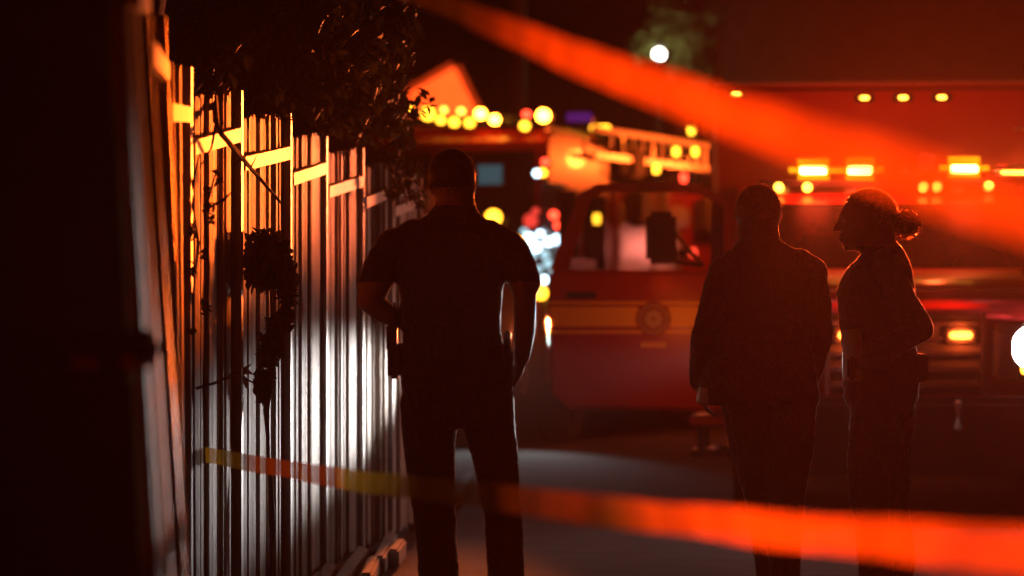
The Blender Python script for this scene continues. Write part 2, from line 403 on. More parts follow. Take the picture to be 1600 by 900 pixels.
# lightbar on the cab roof
LBY, LBZ = 1.95, 2.22
lb = box('lightbar', (0, LBY, LBZ - .045), (1.95, .30, .05), 'black_trim', amb, .01)
for s in (-1, 1):
    for x in (.35, .8):
        bm = B(); add_prism(bm, [(s * x - .05, 2.11), (s * x + .05, 2.11), (s * x + .025, 2.16), (s * x - .025, 2.16)], 'y', LBY - .08, LBY + .08); obj('bracket', bm, 'steel', lb)
for x, wd, em in ((-.60, .22, 1), (-.29, .20, 1), (.40, .22, 1), (.76, .30, 2), (0.06, .12, 0)):
    bm = B(); add_box(bm, (x, LBY, LBZ + (.055 if em == 1 else .035)), (wd + (.11 if em == 1 else .05), .26, .155 if em == 1 else .09)); ln = obj('lens_housing', bm, 'halo_amber' if em == 1 else 'glass', lb, .06 if em == 1 else .02, True, 4)  # amber housings are enlarged and glow as a halo round each lamp
    if em:
        bm = B(); add_box(bm, (x, LBY - .135, LBZ + (.045 if em == 1 else .02)), (wd * .8, .03, .05 if em == 1 else .028)); obj('lamp', bm, 'lamp_hot' if em == 1 else 'lamp_amber_small', ln, .008)
for x in (-.83, -.64, .13, .22, .56):
    bm = B(); add_cyl(bm, (x, LBY - .17, LBZ - .07), (x, LBY - .12, LBZ - .07), .03, n=12); obj('spot_lamp', bm, 'lamp_amber_small', lb)
# siren speaker mesh next to the centre of the bar
bm = B()
for k in range(6): add_box(bm, (.10 + k * .018, LBY - .14, LBZ + .1 - k * .004), (.006, .01, .12), Matrix.Rotation(R(15), 3, 'Y'))
obj('siren_grille', bm, 'aluminium', lb)
# running board and side marker
bm = B(); add_box(bm, (-CW - .12, 1.95, .60), (.30, 1.0, .06)); st = obj('side_step', bm, 'red_paint_dull', amb, .01)
bm = B(); add_box(bm, (-CW - .12, 1.95, .38), (.28, .8, .05)); add_box(bm, (-CW - .20, 1.6, .48), (.05, .05, .2)); add_box(bm, (-CW - .20, 2.3, .48), (.05, .05, .2)); obj('step_tread', bm, 'black_trim', st)
bm = B(); add_box(bm, (-1.285, .60, 1.255), (.045, .03, .045)); sm_ = obj('side_marker', bm, 'lamp_orange', amb, .008)
bm = B(); add_box(bm, (-1.185, .62, 1.235), (.21, .02, .02)); obj('marker_arm', bm, 'black_trim', sm_)
lamp('marker_glow', 'POINT', (-1.33, .57, 1.255), (1, .17, .02), 6, amb, r=.03)

# open door, hinge at the cab's front corner, outer face towards the camera
HX, HY = -CW + .02, 1.42
door = bpy.data.objects.new('open_door', None)
def door_panel():
    Wd = 1.22
    zb, zs, zt = .66, 1.62, 2.16
    # x measured from the hinge outwards (negative), built in the x-z plane, thickness in y
    bm = B(); add_prism(bm, [(0, zb), (-Wd + .12, zb + .02), (-Wd + .02, zb + .12), (-Wd, 1.35), (-Wd + .01, zs - .03), (0, zs - .03)], 'y', -.035, .05)
    d = obj('open_door', bm, 'red_paint', amb, .022, False, 3)
    d['label'] = 'red cab door with yellow stripe and dark round crest, swung open'
    d.location = (HX, HY, 0); d.rotation_euler.z = R(6)
    bm = B()
    for pts in ([(0, zs - .03), (0, zt - .12), (-.06, zt - .14), (-.06, zs - .03)],
                [(-Wd + .01, zs - .03), (-Wd + .21, zt - .06), (-Wd + .33, zt), (-Wd + .36, zt - .06), (-Wd + .29, zt - .09), (-Wd + .13, zs - .03)],
                [(-.0, zt - .12), (-.22, zt), (-Wd + .33, zt), (-Wd + .36, zt - .055), (-.25, zt - .055), (-.06, zt - .15)]):
        add_prism(bm, pts, 'y', -.02, .035)
    obj('window_frame', bm, 'red_paint_dull', d)
    bm = B(); add_prism(bm, [(-.05, zs - .03), (-.05, zt - .15), (-.24, zt - .05), (-Wd + .35, zt - .05), (-Wd + .28, zt - .09), (-Wd + .12, zs - .03)], 'y', .004, .010); obj('window_glass', bm, 'glass', d)
    cx = -Wd * .43
    for z0, z1, x0, x1 in ((1.22, 1.35, -Wd + .012, cx - .10), (1.22, 1.35, cx + .10, -.03)):
        bm = B(); add_box(bm, ((x0 + x1) / 2, -.038, (z0 + z1) / 2), (x1 - x0, .006, z1 - z0)); obj('stripe', bm, 'yellow_stripe', d)
    for z in (1.375, 1.185):
        bm = B(); add_box(bm, ((-Wd - .02) / 2, -.0375, z), (Wd - .04, .005, .018)); obj('pinstripe', bm, 'yellow_stripe', d)
    # crest
    bm = B(); add_cyl(bm, (cx, -.044, 1.27), (cx, -.036, 1.27), .115, n=32); c = obj('crest', bm, 'red_paint_dull', d)
    bm = B()
    for k in range(32):
        a = 2 * math.pi * k / 32; b = 2 * math.pi * (k + 1) / 32
        vv = [bm.verts.new((cx + r * math.cos(t), -.0455, 1.27 + r * math.sin(t))) for r, t in ((.085, a), (.095, a), (.095, b), (.085, b))]; bm.faces.new(vv)
    obj('crest_ring', bm, 'pale_mark', c)
    bm = B()
    for k in range(8):     # eight-pointed cross of the emblem
        a = math.pi / 4 * k
        vv = [bm.verts.new((cx + r * math.cos(a + o), -.0458, 1.27 + r * math.sin(a + o))) for r, o in ((.015, -.5), (.07, -.28), (.055, 0), (.07, .28), (.015, .5))]; bm.faces.new(vv)
    obj('crest_cross', bm, 'pale_mark', c)
    bm = B()
    for k in range(6): add_box(bm, (cx - .07 + k * .028, -.038, 1.10), (.019, .004, .035))
    obj('unit_lettering', bm, 'yellow_stripe', d)
    # handle, mirror
    bm = B(); add_box(bm, (-Wd + .22, -.045, 1.425), (.2, .03, .045)); obj('handle', bm, 'black_trim', d, .01)
    bm = B(); add_box(bm, (-.48, -.16, 1.80), (.2, .1, .34)); m = obj('mirror', bm, 'black_trim', d, .03)
    bm = B(); add_tube(bm, [(-.2, -.03, 1.62), (-.46, -.15, 1.66)], .016); add_tube(bm, [(-.2, -.03, 1.62), (-.46, -.15, 1.92)], .014); obj('mirror_arm', bm, 'black_trim', m)
    bm = B(); add_box(bm, (-.5, .06, 1.1), (.9, .02, .5)); obj('inner_panel', bm, 'seat_vinyl', d, .008)
    return d
bpy.data.objects.remove(door)
door_panel()
# lights of the ambulance
def amb_local(p): return Matrix.Rotation(R(6), 3, 'Z') @ (Vector(p) - A_LOC)
lamp('headlight_beam', 'SPOT', (-.79, -.02, 1.09), WHITE, P_HEAD_WIDE, amb, amb_local((.75, 8.0, 1.1)), 9, .8, .06, .6)
lamp('headlight_beam', 'SPOT', (-.79, -.02, 1.09), WHITE, 3200, amb, amb_local((.0, 13.0, 1.1)), 5, .6, .06)
lamp('headlight_beam', 'SPOT', (.79, -.02, 1.09), WHITE, P_HEAD_WIDE, amb, amb_local((.95, 8.0, 1.1)), 9, .8, .06, .6)
lamp('headlight_beam', 'SPOT', (-.79, -.02, 1.09), WHITE, P_HEAD, amb, amb_local((-.74, 18.6, .86)), 46, .9, .07, .21)
for x, aim, col, k, sz in ((-.60, (-1.15, 12.3, 2.1), AMBER, 2.2, 11.5), (-.29, (-1.02, 15.2, 2.1), (1, .16, .03), 1.1, 11), (.40, (-.85, 17.6, 2.1), (1, .16, .05), .8, 13)):
    lamp('lightbar_beam', 'SPOT', (x, LBY - .2, LBZ + .02), col, P_AMBER * k, amb, amb_local(aim), sz, 1.0, .06)
    lamp('lightbar_glow', 'POINT', (x, LBY - .25, LBZ + .04), RED, P_RED, amb, r=.12)
for x, aim in ((-.60, (.95, 6.0, 1.4)), (-.29, (1.0, 6.0, 1.45)), (.40, (.95, 6.0, 1.3)), (.76, (.9, 5.0, 1.2))): lamp('lightbar_beam', 'SPOT', (x, LBY - .2, LBZ + .05), (1, .075, .012), P_FORWARD, amb, amb_local(aim), 8.5, .9, .12)
for x, pw in ((-.34, 14), (.34, 14)): lamp('warning_glow', 'POINT', (x, -.07, 1.165), (1, .1, .015), pw, amb, r=.03)

# ------------------------------------------------------------------ fire engine behind
E_YAW = R(-18)
eng = thing('fire_engine', 'fire engine with rows of lit roof lamps and a ladder on its side', 'fire engine', (-.83, 36.9, 0), E_YAW)
for x in (-1.0, 1.0):
    wheel(eng, x, 1.3, .52, .32); wheel(eng, x, 6.4, .52, .5)
bm = B(); add_prism(bm, [(.0, .62), (0.0, 1.7), (.12, 3.2), (.3, 3.31), (2.4, 3.31), (2.4, .62)], 'x', -1.22, 1.22); cab = obj('cab', bm, 'red_paint', eng, .06, False, 3)
for s in (-1, 1):
    bm = B(); add_prism(bm, [(s * .04, 1.86), (s * 1.12, 1.86), (s * 1.08, 3.05), (s * .04, 3.05)], 'y', -.02, .0)
    wp = obj('windshield_pane', bm, 'black_gloss', cab); wp.rotation_euler.x = R(-4.57); wp.location = (0, -.135, 0.0)
    for y0, y1 in ((.5, 1.2), (1.4, 2.2)):
        bm = B(); add_box(bm, (s * 1.225, (y0 + y1) / 2, 2.25), (.02, y1 - y0, .8)); obj('side_window', bm, 'black_gloss', cab, .005)
    bm = B(); add_box(bm, (s * 1.235, 1.3, 1.35), (.03, .9, 1.2)); dd = obj('cab_door', bm, 'red_paint', cab, .01)
    bm = B(); add_box(bm, (s * 1.26, 1.65, 1.5), (.02, .14, .04)); obj('handle', bm, 'chrome', dd)
    bm = B(); add_tube(bm, [(s * 1.2, .1, 2.7), (s * 1.5, -.1, 2.65)], .025); add_box(bm, (s * 1.52, -.12, 2.35), (.2, .1, .55)); obj('mirror', bm, 'black_trim', cab, .01)
bm = B(); add_box(bm, (0, -.25, .68), (2.4, .5, .32)); obj('bumper', bm, 'chrome', eng, .04)
bm = B(); add_box(bm, (0, -.03, 1.2), (1.0, .06, .6)); eg = obj('grille', bm, 'chrome', eng, .02)
for k in range(5):
    bm = B(); add_box(bm, (0, -.07, .98 + k * .11), (.9, .02, .04)); obj('grille_bar', bm, 'black_trim', eg)
box('cyan_panel', (.62, .04, 2.80), (.26, .012, .2), 'glow_cyan', cab, 0)  # small glowing cyan panel in front of the windshield pane
box('wiper', (.4, -.05, 1.95), (.6, .02, .03), 'black_trim', cab, 0, Matrix.Rotation(R(25), 3, 'Y'))
# roof lamps: placed where they sit along the cab's front roof edge
rb = box('roof_lightbar', (0, .35, 3.37), (2.3, .35, .10), 'black_trim', eng, .02)
def engine_local(u, v, y):
    """point on the plane at depth y (engine's own axis) that lies on the ray of a pixel"""
    q = Matrix.Rotation(-E_YAW, 3, 'Z')
    o = q @ (Vector((0, 0, CH)) - Vector((-.83, 36.9, 0))); d = q @ Vector(((u - 800) / F, 1, -(v - VH) / F))
    return o + d * ((y - o.y) / d.y)
for u, v, r, m in ((640, 172, .05, 'lamp_amber_far'), (670, 178, .085, 'lamp_amber_far'), (690, 188, .05, 'lamp_amber_far'), (711, 191, .058, 'lamp_amber_far'), (735, 192, .058, 'lamp_amber_far'),
                   (695, 172, .04, 'lamp_orange'), (722, 174, .045, 'lamp_orange'), (752, 178, .065, 'lamp_amber'), (774, 187, .06, 'lamp_amber'),
                   (821, 197, .058, 'lamp_amber_far'), (824, 179, .05, 'lamp_red'), (850, 181, .08, 'lamp_amber')):
    p = engine_local(u, v, .12)
    bm = B(); add_cyl(bm, p, p + Vector((0, -.05, 0)), r * .8, n=16); L = obj('roof_lamp', bm, m, rb)
    bm = B(); add_cyl(bm, p + Vector((0, .08, 0)), p + Vector((0, .0, 0)), r, n=16); obj('lamp_shell', bm, 'black_trim', L)
# lower corner lamps
for u, v, r, m in ((772, 340, .11, 'lamp_amber_far'), (806, 378, .085, 'lamp_amber_far'), (846, 458, .09, 'lamp_amber_far'),
                   (828, 372, .07, 'lamp_cool'), (838, 386, .075, 'lamp_cool'), (832, 400, .06, 'lamp_cool_dim'), (858, 378, .06, 'lamp_cool'), (871, 374, .065, 'lamp_cool'),
                   (852, 398, .06, 'lamp_cool_dim'), (857, 412, .06, 'lamp_cool_dim'), (851, 437, .055, 'lamp_cool'), (820, 362, .05, 'lamp_cool_dim'), (880, 388, .05, 'lamp_cool'), (842, 420, .05, 'lamp_cool_dim'), (866, 426, .045, 'lamp_cool_dim'), (845, 365, .045, 'lamp_cool'), (840, 271, .05, 'lamp_cool'), (849, 270, .055, 'lamp_amber_far'),
                   (853, 253, .05, 'lamp_red'), (866, 336, .06, 'lamp_red'), (874, 352, .06, 'lamp_red'), (830, 345, .10, 'lamp_red_dim'), (838, 330, .05, 'lamp_red_dim')):
    p = engine_local(u, v, -.04)
    bm = B(); add_cyl(bm, p, p + Vector((0, -.04, 0)), r * .72, n=14); L = obj('corner_lamp', bm, m, eng)
    bm = B(); add_cyl(bm, p + Vector((0, .10, 0)), p, r * .8, n=14); obj('lamp_shell', bm, 'black_trim', L)
bm = B(); add_box(bm, (1.30, .02, 1.95), (.22, .08, 1.5)); obj('corner_panel', bm, 'steel', eng, .02)
for u, v, wd, hh, m in ((905, 183, .26, .09, 'lamp_violet'), (938, 200, .2, .055, 'lamp_amber_far')):
    p = engine_local(u, v, 1.9)
    bm = B(); add_box(bm, p, (wd, .1, hh)); obj('roof_beacon', bm, m, eng, .01)
    bm = B(); add_box(bm, p + Vector((0, .1, -.1)), (wd, .1, .2)); obj('beacon_base', bm, 'black_trim', eng, .01)
p = engine_local(908, 217, 2.3)
bm = B(); add_ball(bm, p, (.15, .15, .15), 16); obj('rear_beacon', bm, 'lamp_amber_far', eng)
bm = B(); add_cyl(bm, (p.x, p.y, p.z - .35), (p.x, p.y, p.z - .1), .1, n=14); obj('beacon_base', bm, 'black_trim', eng)
PB = p
# body and side gear
bm = B(); add_box(bm, (0, 5.6, 1.7), (2.44, 6.2, 2.2)); body = obj('body', bm, 'red_paint', eng, .04)
for y0, y1 in ((2.7, 4.0), (4.1, 5.3), (7.1, 8.5)):
    bm = B(); add_box(bm, (1.225, (y0 + y1) / 2, 1.75), (.02, y1 - y0, 1.7)); rd = obj('roller_door', bm, 'aluminium', body, .005)
    for k in range(10):
        bm = B(); add_box(bm, (1.238, (y0 + y1) / 2, 1.0 + k * .165), (.01, y1 - y0 - .06, .13)); obj('door_slat', bm, 'aluminium', rd)
bm = B(); add_box(bm, (1.24, 5.6, 1.15), (.012, 6.0, .2)); obj('stripe', bm, 'yellow_stripe', body)
lad = bpy.data.objects.new('ladder', None); lad.parent = eng; COL.objects.link(lad)
for z in (3.04, 3.32):
    bm = B(); add_box(bm, (1.34, 5.0, z + .0), (.05, 7.2, .065)); o_ = obj('ladder_rail', bm, 'aluminium', lad, .01); o_.rotation_euler.x = R(.6)
for k in range(18):
    bm = B(); add_cyl(bm, (1.34, 1.8 + k * .38, 3.04), (1.34, 1.8 + k * .38, 3.32), .018, n=8); o_ = obj('rung', bm, 'aluminium', lad); o_.rotation_euler.x = R(.6)
for y, z, sy, sz, m in ((3.3, 2.55, .55, .4, 'canvas'), (4.1, 2.6, .2, .5, 'steel'), (4.9, 2.5, .5, .25, 'aluminium'), (6.3, 2.55, .9, .42, 'canvas'), (3.0, 3.05, .5, .35, 'canvas')):
    bm = B(); add_box(bm, (1.31, y, z), (.16, sy, sz)); obj('equipment_box', bm, m, eng, .04)
for u, v, r, m in ((1053, 237, .05, 'lamp_amber_far'), (1083, 237, .05, 'lamp_amber_far'), (1022, 264, .05, 'lamp_amber_far'), (1077, 204, .045, 'lamp_amber_far'), (929, 342, .055, 'lamp_amber_far'), (1065, 278, .05, 'lamp_red'), (1080, 395, .05, 'lamp_red')):
    q = Matrix.Rotation(-E_YAW, 3, 'Z'); o = q @ (Vector((0, 0, CH)) - Vector((-.83, 36.9, 0))); d = q @ Vector(((u - 800) / F, 1, -(v - VH) / F))
    pp = o + d * ((1.40 - o.x) / d.x)
    bm = B(); add_cyl(bm, pp, pp + Vector((.05, 0, 0)), r, n=14); L = obj('side_lamp', bm, m, eng)
    bm = B(); add_cyl(bm, pp + Vector((-.17, 0, 0)), pp, r * 1.1, n=14); obj('lamp_shell', bm, 'black_trim', L)
# engine lights, with added ones for ladder, house, tape and road
lamp('beacon_glow', 'POINT', (PB.x + .25, PB.y + .1, PB.z + .1), (1, .1, .012), 16, eng, r=.1)
for y in (4.0, 6.2): lamp('added_ladder_glow', 'POINT', (2.1, y, 3.15), (1, .11, .012), 110, eng, r=.1)  # added points floating beside the ladder to brighten its rails
lamp('headlight_beam', 'SPOT', (1.0, -.2, 1.1), (.8, .93, .95), 240, eng, (1.35, -3.0, 0), 60, .6, .08)
def eng_local(p): return Matrix.Rotation(-E_YAW, 3, 'Z') @ (Vector(p) - Vector((-.83, 36.9, 0)))
lamp('added_house_spot', 'SPOT', (-1.0, 2.2, 3.5), (1.0, .075, .01), 150000, eng, eng_local((sx(690, 64), 64, CH - (150 - VH) / F * 64)), 7.4, .4, .1)  # added spot on the cab roof, only there to light the gable
lamp('added_tape_spot', 'SPOT', (1.1, -.2, 1.25), (1, .16, .03), 26000, eng, eng_local((-.5, 11.0, .93)), 7.5, .6, .08)  # added spot aimed past the officer to brighten the low tape's left end
lamp('added_road_spot', 'SPOT', (1.7, 6.0, 2.2), (1, .2, .14), 70, eng, (5.2, -5, 0), 90, .8, .1)  # added spot without a lamp of its own, tints the road by the ambulance

# ------------------------------------------------------------------ background
# house with a saltbox gable, lit amber
H = thing('house', 'house gable wall glowing orange above the fire engine roof', 'house', (sx(700, 64), 64, 0))
def hp(u, v): return ((u - 700) / F * 64, CH - (v - VH) / F * 64)
pk, l1, r1 = hp(710, 105), hp(640, 145), hp(757, 200)
bm = B(); add_prism(bm, [(l1[0], 0), (r1[0], 0), r1, pk, l1], 'y', 0, 7); obj('wall', bm, 'stucco', H)
for a, b, nm in ((pk, l1, 'roof'), (pk, r1, 'roof')):
    dx, dz = b[0] - a[0], b[1] - a[1]; ln = math.hypot(dx, dz); nx, nz = -dz / ln, dx / ln
    if nz < 0: nx, nz = -nx, -nz
    e = (a[0] + dx * 1.12, a[1] + dz * 1.12)
    bm = B(); add_prism(bm, [(a[0] + nx * .01, a[1] + nz * .01), (e[0] + nx * .01, e[1] + nz * .01), (e[0] + nx * .12, e[1] + nz * .12), (a[0] + nx * .12, a[1] + nz * .12)], 'y', .05, 7.2); obj('roof', bm, 'roof_shingle', H)
# plain building behind the ambulance
bx0 = sx(1128, 61)
BL = thing('stucco_building', 'plain dark stucco building rising behind the ambulance', 'building', (bx0, 61, 0))
bm = B(); add_box(bm, (7, 5, 4.6), (14, 10, 9.2)); obj('wall', bm, 'stucco', BL)
bm = B(); add_box(bm, (7, 5, 9.3), (14.4, 10.4, .2)); obj('roof', bm, 'roof_shingle', BL, .03)
# utility pole
up = thing('utility_pole', 'bare wooden utility pole rising beyond the fire engine', 'utility pole', (sx(810, 52), 52, 0))
bm = B(); add_cyl(bm, (0, 0, 0), (0, 0, 9), .13, .1, 14); obj('pole', bm, 'wood_pole', up, 0, True)
bm = B(); add_box(bm, (0, -.12, 8.4), (2.2, .1, .12)); ca = obj('crossarm', bm, 'wood_pole', up)
for x in (-1, -.5, .5, 1):
    bm = B(); add_cyl(bm, (x, -.12, 8.46), (x, -.12, 8.62), .05, .03, 10); obj('insulator', bm, 'white_paint', ca)
# street lamp
sl_d = 54.0; p = at(1030, 85, sl_d)
sl = thing('street_lamp', 'street lamp with bright white head shining among the leaves', 'street lamp', (p.x, sl_d, 0))
bm = B(); add_tube(bm, [(0, 0, 0), (0, 0, 1.0), (0, 0, p.z - .16)], [.07, .04, .02], 10); obj('pole', bm, 'rubber', sl, 0, True)
bm = B(); add_cyl(bm, (0, 0, p.z + .10), (0, 0, p.z + .17), .14, .05, 14); hd = obj('lamp_cap', bm, 'black_trim', sl)
bm = B(); add_cyl(bm, (0, 0, p.z - .18), (0, 0, p.z - .11), .05, .1, 14); obj('lamp_collar', bm, 'black_trim', sl)
bm = B(); add_ball(bm, (0, 0, p.z), (.085, .085, .085), 16); obj('globe', bm, 'lamp_street', sl, 0, True)
lamp('street_lamp_glow', 'POINT', (0, 0, p.z - .02), (.85, 1, .5), 60, sl, r=.13)

# ------------------------------------------------------------------ foliage
def leaf_cloud(name, mat, clumps, n, size, parent, rg, droop=.3):
    """many folded leaf blades scattered through ellipsoid clumps"""
    vs, fs = [], []
    tot = sum(c[1][0] * c[1][1] * c[1][2] for c in clumps) ** 1.0
    for c, r in clumps:
        k = int(n * (r[0] * r[1] * r[2]) / tot)
        for _ in range(k):
            while True:
                q = Vector((rg.uniform(-1, 1), rg.uniform(-1, 1), rg.uniform(-1, 1)))
                if q.length < 1: break
            q = q * (.55 + .45 * rg.random()) if rg.random() < .5 else q
            p = Vector(c) + Vector((q.x * r[0], q.y * r[1], q.z * r[2]))
            M = Matrix.Rotation(rg.uniform(0, 6.28), 3, 'Z') @ Matrix.Rotation(rg.uniform(-1.2, 1.2), 3, 'X') @ Matrix.Rotation(rg.uniform(-.6, .6), 3, 'Y')
            s = size * rg.uniform(.6, 1.3); b = len(vs)
            for x, y, z in ((0, -.5, 0), (.28, -.05, .06), (.2, .25, .03), (0, .55, -.1), (-.2, .25, .03), (-.28, -.05, .06)):
                vs.append(p + M @ Vector((x * s, y * s, z * s)))
            fs += [(b, b + 1, b + 2, b + 3), (b, b + 3, b + 4, b + 5)]
    me = bpy.data.meshes.new(name); me.from_pydata(vs, [], fs); me.materials.append(MT[mat])
    o = bpy.data.objects.new(name, me); COL.objects.link(o); o.parent = parent
    return o
# tree behind the fence
rg = random.Random(11)
T0 = Vector((-1.75, 16.3, 0))
tr = thing('yard_tree', 'dark leafy tree overhanging the board fence', 'tree', T0)
bm = B(); add_tube(bm, [(0, 0, -.05), (.05, 0, 1.0), (-.03, .1, 2.0), (.1, .1, 2.8), (.25, .1, 3.6)], [.12, .1, .085, .07, .04], 10); obj('trunk', bm, 'bark', tr, 0, True)
for pts in ([(0, .1, 2.0), (.5, -.5, 2.5), (.9, -.9, 2.9)], [(.1, .1, 2.6), (.5, 1.3, 2.6), (.95, 2.0, 2.5), (1.12, 2.3, 2.2)], [(0, 0, 1.8), (.3, -1.0, 2.5), (.5, -1.8, 3.0)]):
    bm = B(); add_tube(bm, pts, [.05, .035, .018, .01][:len(pts)], 7); obj('limb', bm, 'bark', tr, 0, True)
def tl(u, v, d): return at(u, v, d) - T0
cl = []
for u, v, d, r in ((380, 60, 15.5, .24), (450, 30, 15.5, .3), (520, 60, 16, .26), (470, 120, 15.8, .2), (400, 130, 15.2, .13), (540, 150, 16.5, .2), (560, 40, 16.5, .28), (600, 90, 17, .16), (590, 180, 17.2, .15), (360, 20, 15, .25),
                   (510, 180, 16.2, .09), (330, 60, 14.6, .18), (620, 200, 18, .10), (600, 20, 17, .2), (430, 165, 15.4, .09), (345, 145, 14.3, .07), (560, 215, 17.4, .07)):
    cl.append((tl(u, v, d), (r, r * 1.3, r)))
leaf_cloud('crown', 'leaf_dark', cl, 9000, .075, tr, rg)
cl = []
for u, v, d, r in ((612, 80, 17.6, .05), (622, 130, 17.8, .06), (615, 170, 17.8, .07), (640, 170, 18, .06), (628, 215, 18, .07), (615, 255, 18.2, .06), (632, 290, 18.4, .06), (648, 268, 18.4, .05), (660, 150, 18.2, .03), (676, 160, 18.2, .025), (612, 300, 18.6, .05), (655, 310, 18.8, .05), (668, 176, 18.2, .03)):
    cl.append((tl(u, v, d), (r, r * 1.5, r * 1.2)))
leaf_cloud('hanging_leaves', 'leaf_dark', cl, 420, .06, tr, rg)
bm = B(); add_tube(bm, [tl(600, -20, 17.5), tl(614, 80, 17.7), tl(620, 180, 17.9), tl(624, 260, 18.2), tl(636, 320, 18.5)], [.012, .01, .008, .006, .004], 6)
add_tube(bm, [tl(619, 160, 17.9), tl(650, 158, 18.1), tl(680, 166, 18.2)], [.007, .005, .003], 5); add_tube(bm, [tl(622, 270, 18.2), tl(650, 285, 18.4), tl(662, 312, 18.8)], [.007, .005, .003], 5)
obj('twig', bm, 'bark', tr)
# long bare branch in front of the boards
bm = B(); BR = [tl(335, 150, 13.6), tl(338, 190, 13.1), tl(345, 208, 13.0), tl(372, 240, 13.3), tl(400, 272, 13.6), tl(440, 318, 14.0)]
add_tube(bm, BR, [.012, .012, .011, .010, .008, .005], 6)
for t in range(9):
    a = BR[min(3, t // 2 + 0)].lerp(BR[min(4, t // 2 + 1)], (t % 2) * .5 + .2)
    add_tube(bm, [a, a + Vector((rg.uniform(-.03, .03), 0, rg.uniform(-.05, .05)))], [.004, .001], 4)
add_tube(bm, [BR[1], tl(330, 232, 12.9), tl(312, 262, 12.8)], [.006, .004, .002], 5)
obj('branch', bm, 'bark', tr)
# creeper stems on the first bays
cr = thing('creeper', 'thin bare creeper climbing the boards beside the long bare branch', 'creeper', (NODES[3].x + .1, NODES[3].y + .15, 0))
CR = Vector(cr.location)
bm = B()
for pts in ([(305, 1000), (303, 700), (300, 480), (310, 380), (298, 300), (312, 240)], [(322, 1000), (318, 600), (326, 420), (320, 330), (340, 260)], [(306, 607), (340, 597), (376, 580)], [(316, 330), (350, 312), (362, 300)]):
    add_tube(bm, [at(u, v, 12.75) - CR for u, v in pts], [.006] * (len(pts) - 1) + [.002], 5)
obj('stem', bm, 'bark', cr)
cl = [(at(u, v, 12.72) - CR, (.02, .02, .03)) for u, v in ((330, 322), (333, 345), (298, 352), (303, 365), (318, 400), (300, 420), (324, 300), (340, 280), (300, 520), (318, 480))]
leaf_cloud('leaves', 'leaf_dark', cl, 90, .035, cr, rg)
# added bushy plant, standing in for a round shadow on the fence
PP = Vector((sx(420, 14.2), 14.2, 0))
pl = thing('shadow_plant', 'added plant with a round bushy head standing in for a shadow on the boards', 'plant', PP)
def pz(u, v): return at(u, v, 14.2) - PP
bm = B()
add_tube(bm, [(.0, 0, 0), pz(425, 800), pz(416, 640), pz(428, 540), pz(420, 420)], [.016, .014, .013, .011, .006], 7)
add_tube(bm, [pz(428, 560), pz(446, 490), pz(440, 430)], [.009, .008, .005], 6)
add_tube(bm, [pz(418, 640), pz(400, 600), pz(380, 590)], [.007, .005, .003], 6)
obj('stem', bm, 'bark', pl)
cl = [(pz(418, 405), (.10, .08, .13)), (pz(405, 420), (.06, .06, .09)), (pz(448, 440), (.04, .05, .12)), (pz(436, 505), (.055, .05, .05)), (pz(420, 545), (.05, .05, .09)), (pz(412, 600), (.035, .04, .09)), (pz(450, 480), (.025, .03, .06))]
leaf_cloud('leaves', 'leaf_dark', cl, 1500, .05, pl, rg)
leaf_cloud('withered_leaf', 'leaf_brown', [(pz(380, 592), (.012, .01, .04))], 5, .09, pl, rg)
# tree around the street lamp
T1 = Vector((sx(1088, 55.2), 55.2, 0))
tr2 = thing('street_tree', 'olive green tree lit by the white street lamp', 'tree', T1)
bm = B(); add_tube(bm, [(0, 0, 0), (.05, 0, 2), (-.05, 0, 4), (0, 0, 6.5)], [.16, .14, .11, .05], 10); obj('trunk', bm, 'bark', tr2, 0, True)
cl = []
for u, v, r in ((1010, 70, .28), (1045, 50, .3), (1080, 80, .3), (1070, 40, .35), (1025, 45, .22), (1100, 60, .25), (1060, 110, .22), (1100, 110, .2), (1085, 150, .25), (1110, 20, .3), (1050, 10, .35), (1000, 100, .12)):
    cl.append((at(u, v, 54.7) - T1, (r, r * 1.2, r)))
leaf_cloud('crown', 'leaf_olive', cl, 2600, .16, tr2, rg)

# ------------------------------------------------------------------ bin at the near end of the fence
bn = thing('wheelie_bin', 'dark plastic wheelie bin with two red reflective strips under its lid', 'bin', (sx(70, 6.8), 6.8, 0), R(9))
def bl(u): return sx(u, 6.8) - sx(70, 6.8)
x0, x1 = bl(-90), bl(200)
bm = B(); vb = []
for z, k in ((.10, .90), (1.12, 1.0)):
    cx = (x0 + x1) / 2; hx = (x1 - x0) / 2
    vb.append([bm.verts.new((cx + sx_ * hx * k, sy_ * .24 * k, z)) for sx_, sy_ in ((-1, -1), (1, -1), (1, 1), (-1, 1))])
for k in range(4): bm.faces.new((vb[0][k], vb[0][(k + 1) % 4], vb[1][(k + 1) % 4], vb[1][k]))
bm.faces.new(vb[0][::-1]); bm.faces.new(vb[1]); bmesh.ops.recalc_face_normals(bm, faces=bm.faces)
obj('bin_body', bm, 'bin_plastic', bn, .02)
bm = B(); add_box(bm, ((x0 + x1) / 2 + .02, -.02, 1.165), (x1 - x0 + .07, .56, .07)); ld = obj('lid', bm, 'bin_plastic', bn, .025)
bm = B(); add_tube(bm, [(x0 + .05, .30, 1.14), (x0 + .05, .36, 1.16), (x1 - .05, .36, 1.16), (x1 - .05, .30, 1.14)], .014); obj('handle', bm, 'bin_plastic', ld)
for u0, u1 in ((100, 142), (176, 208)):
    bm = B(); add_box(bm, ((bl(u0) + bl(u1)) / 2, -.305, CH - (568 - VH) / F * 6.8 + .005), (bl(u1) - bl(u0), .008, .018)); obj('reflective_strip', bm, 'reflector_red', bn)
for x in (x0 + .06, x1 - .06):
    bm = B(); add_cyl(bm, (x - .025, .2, .1), (x + .025, .2, .1), .1, n=18); obj('wheel', bm, 'rubber', bn)

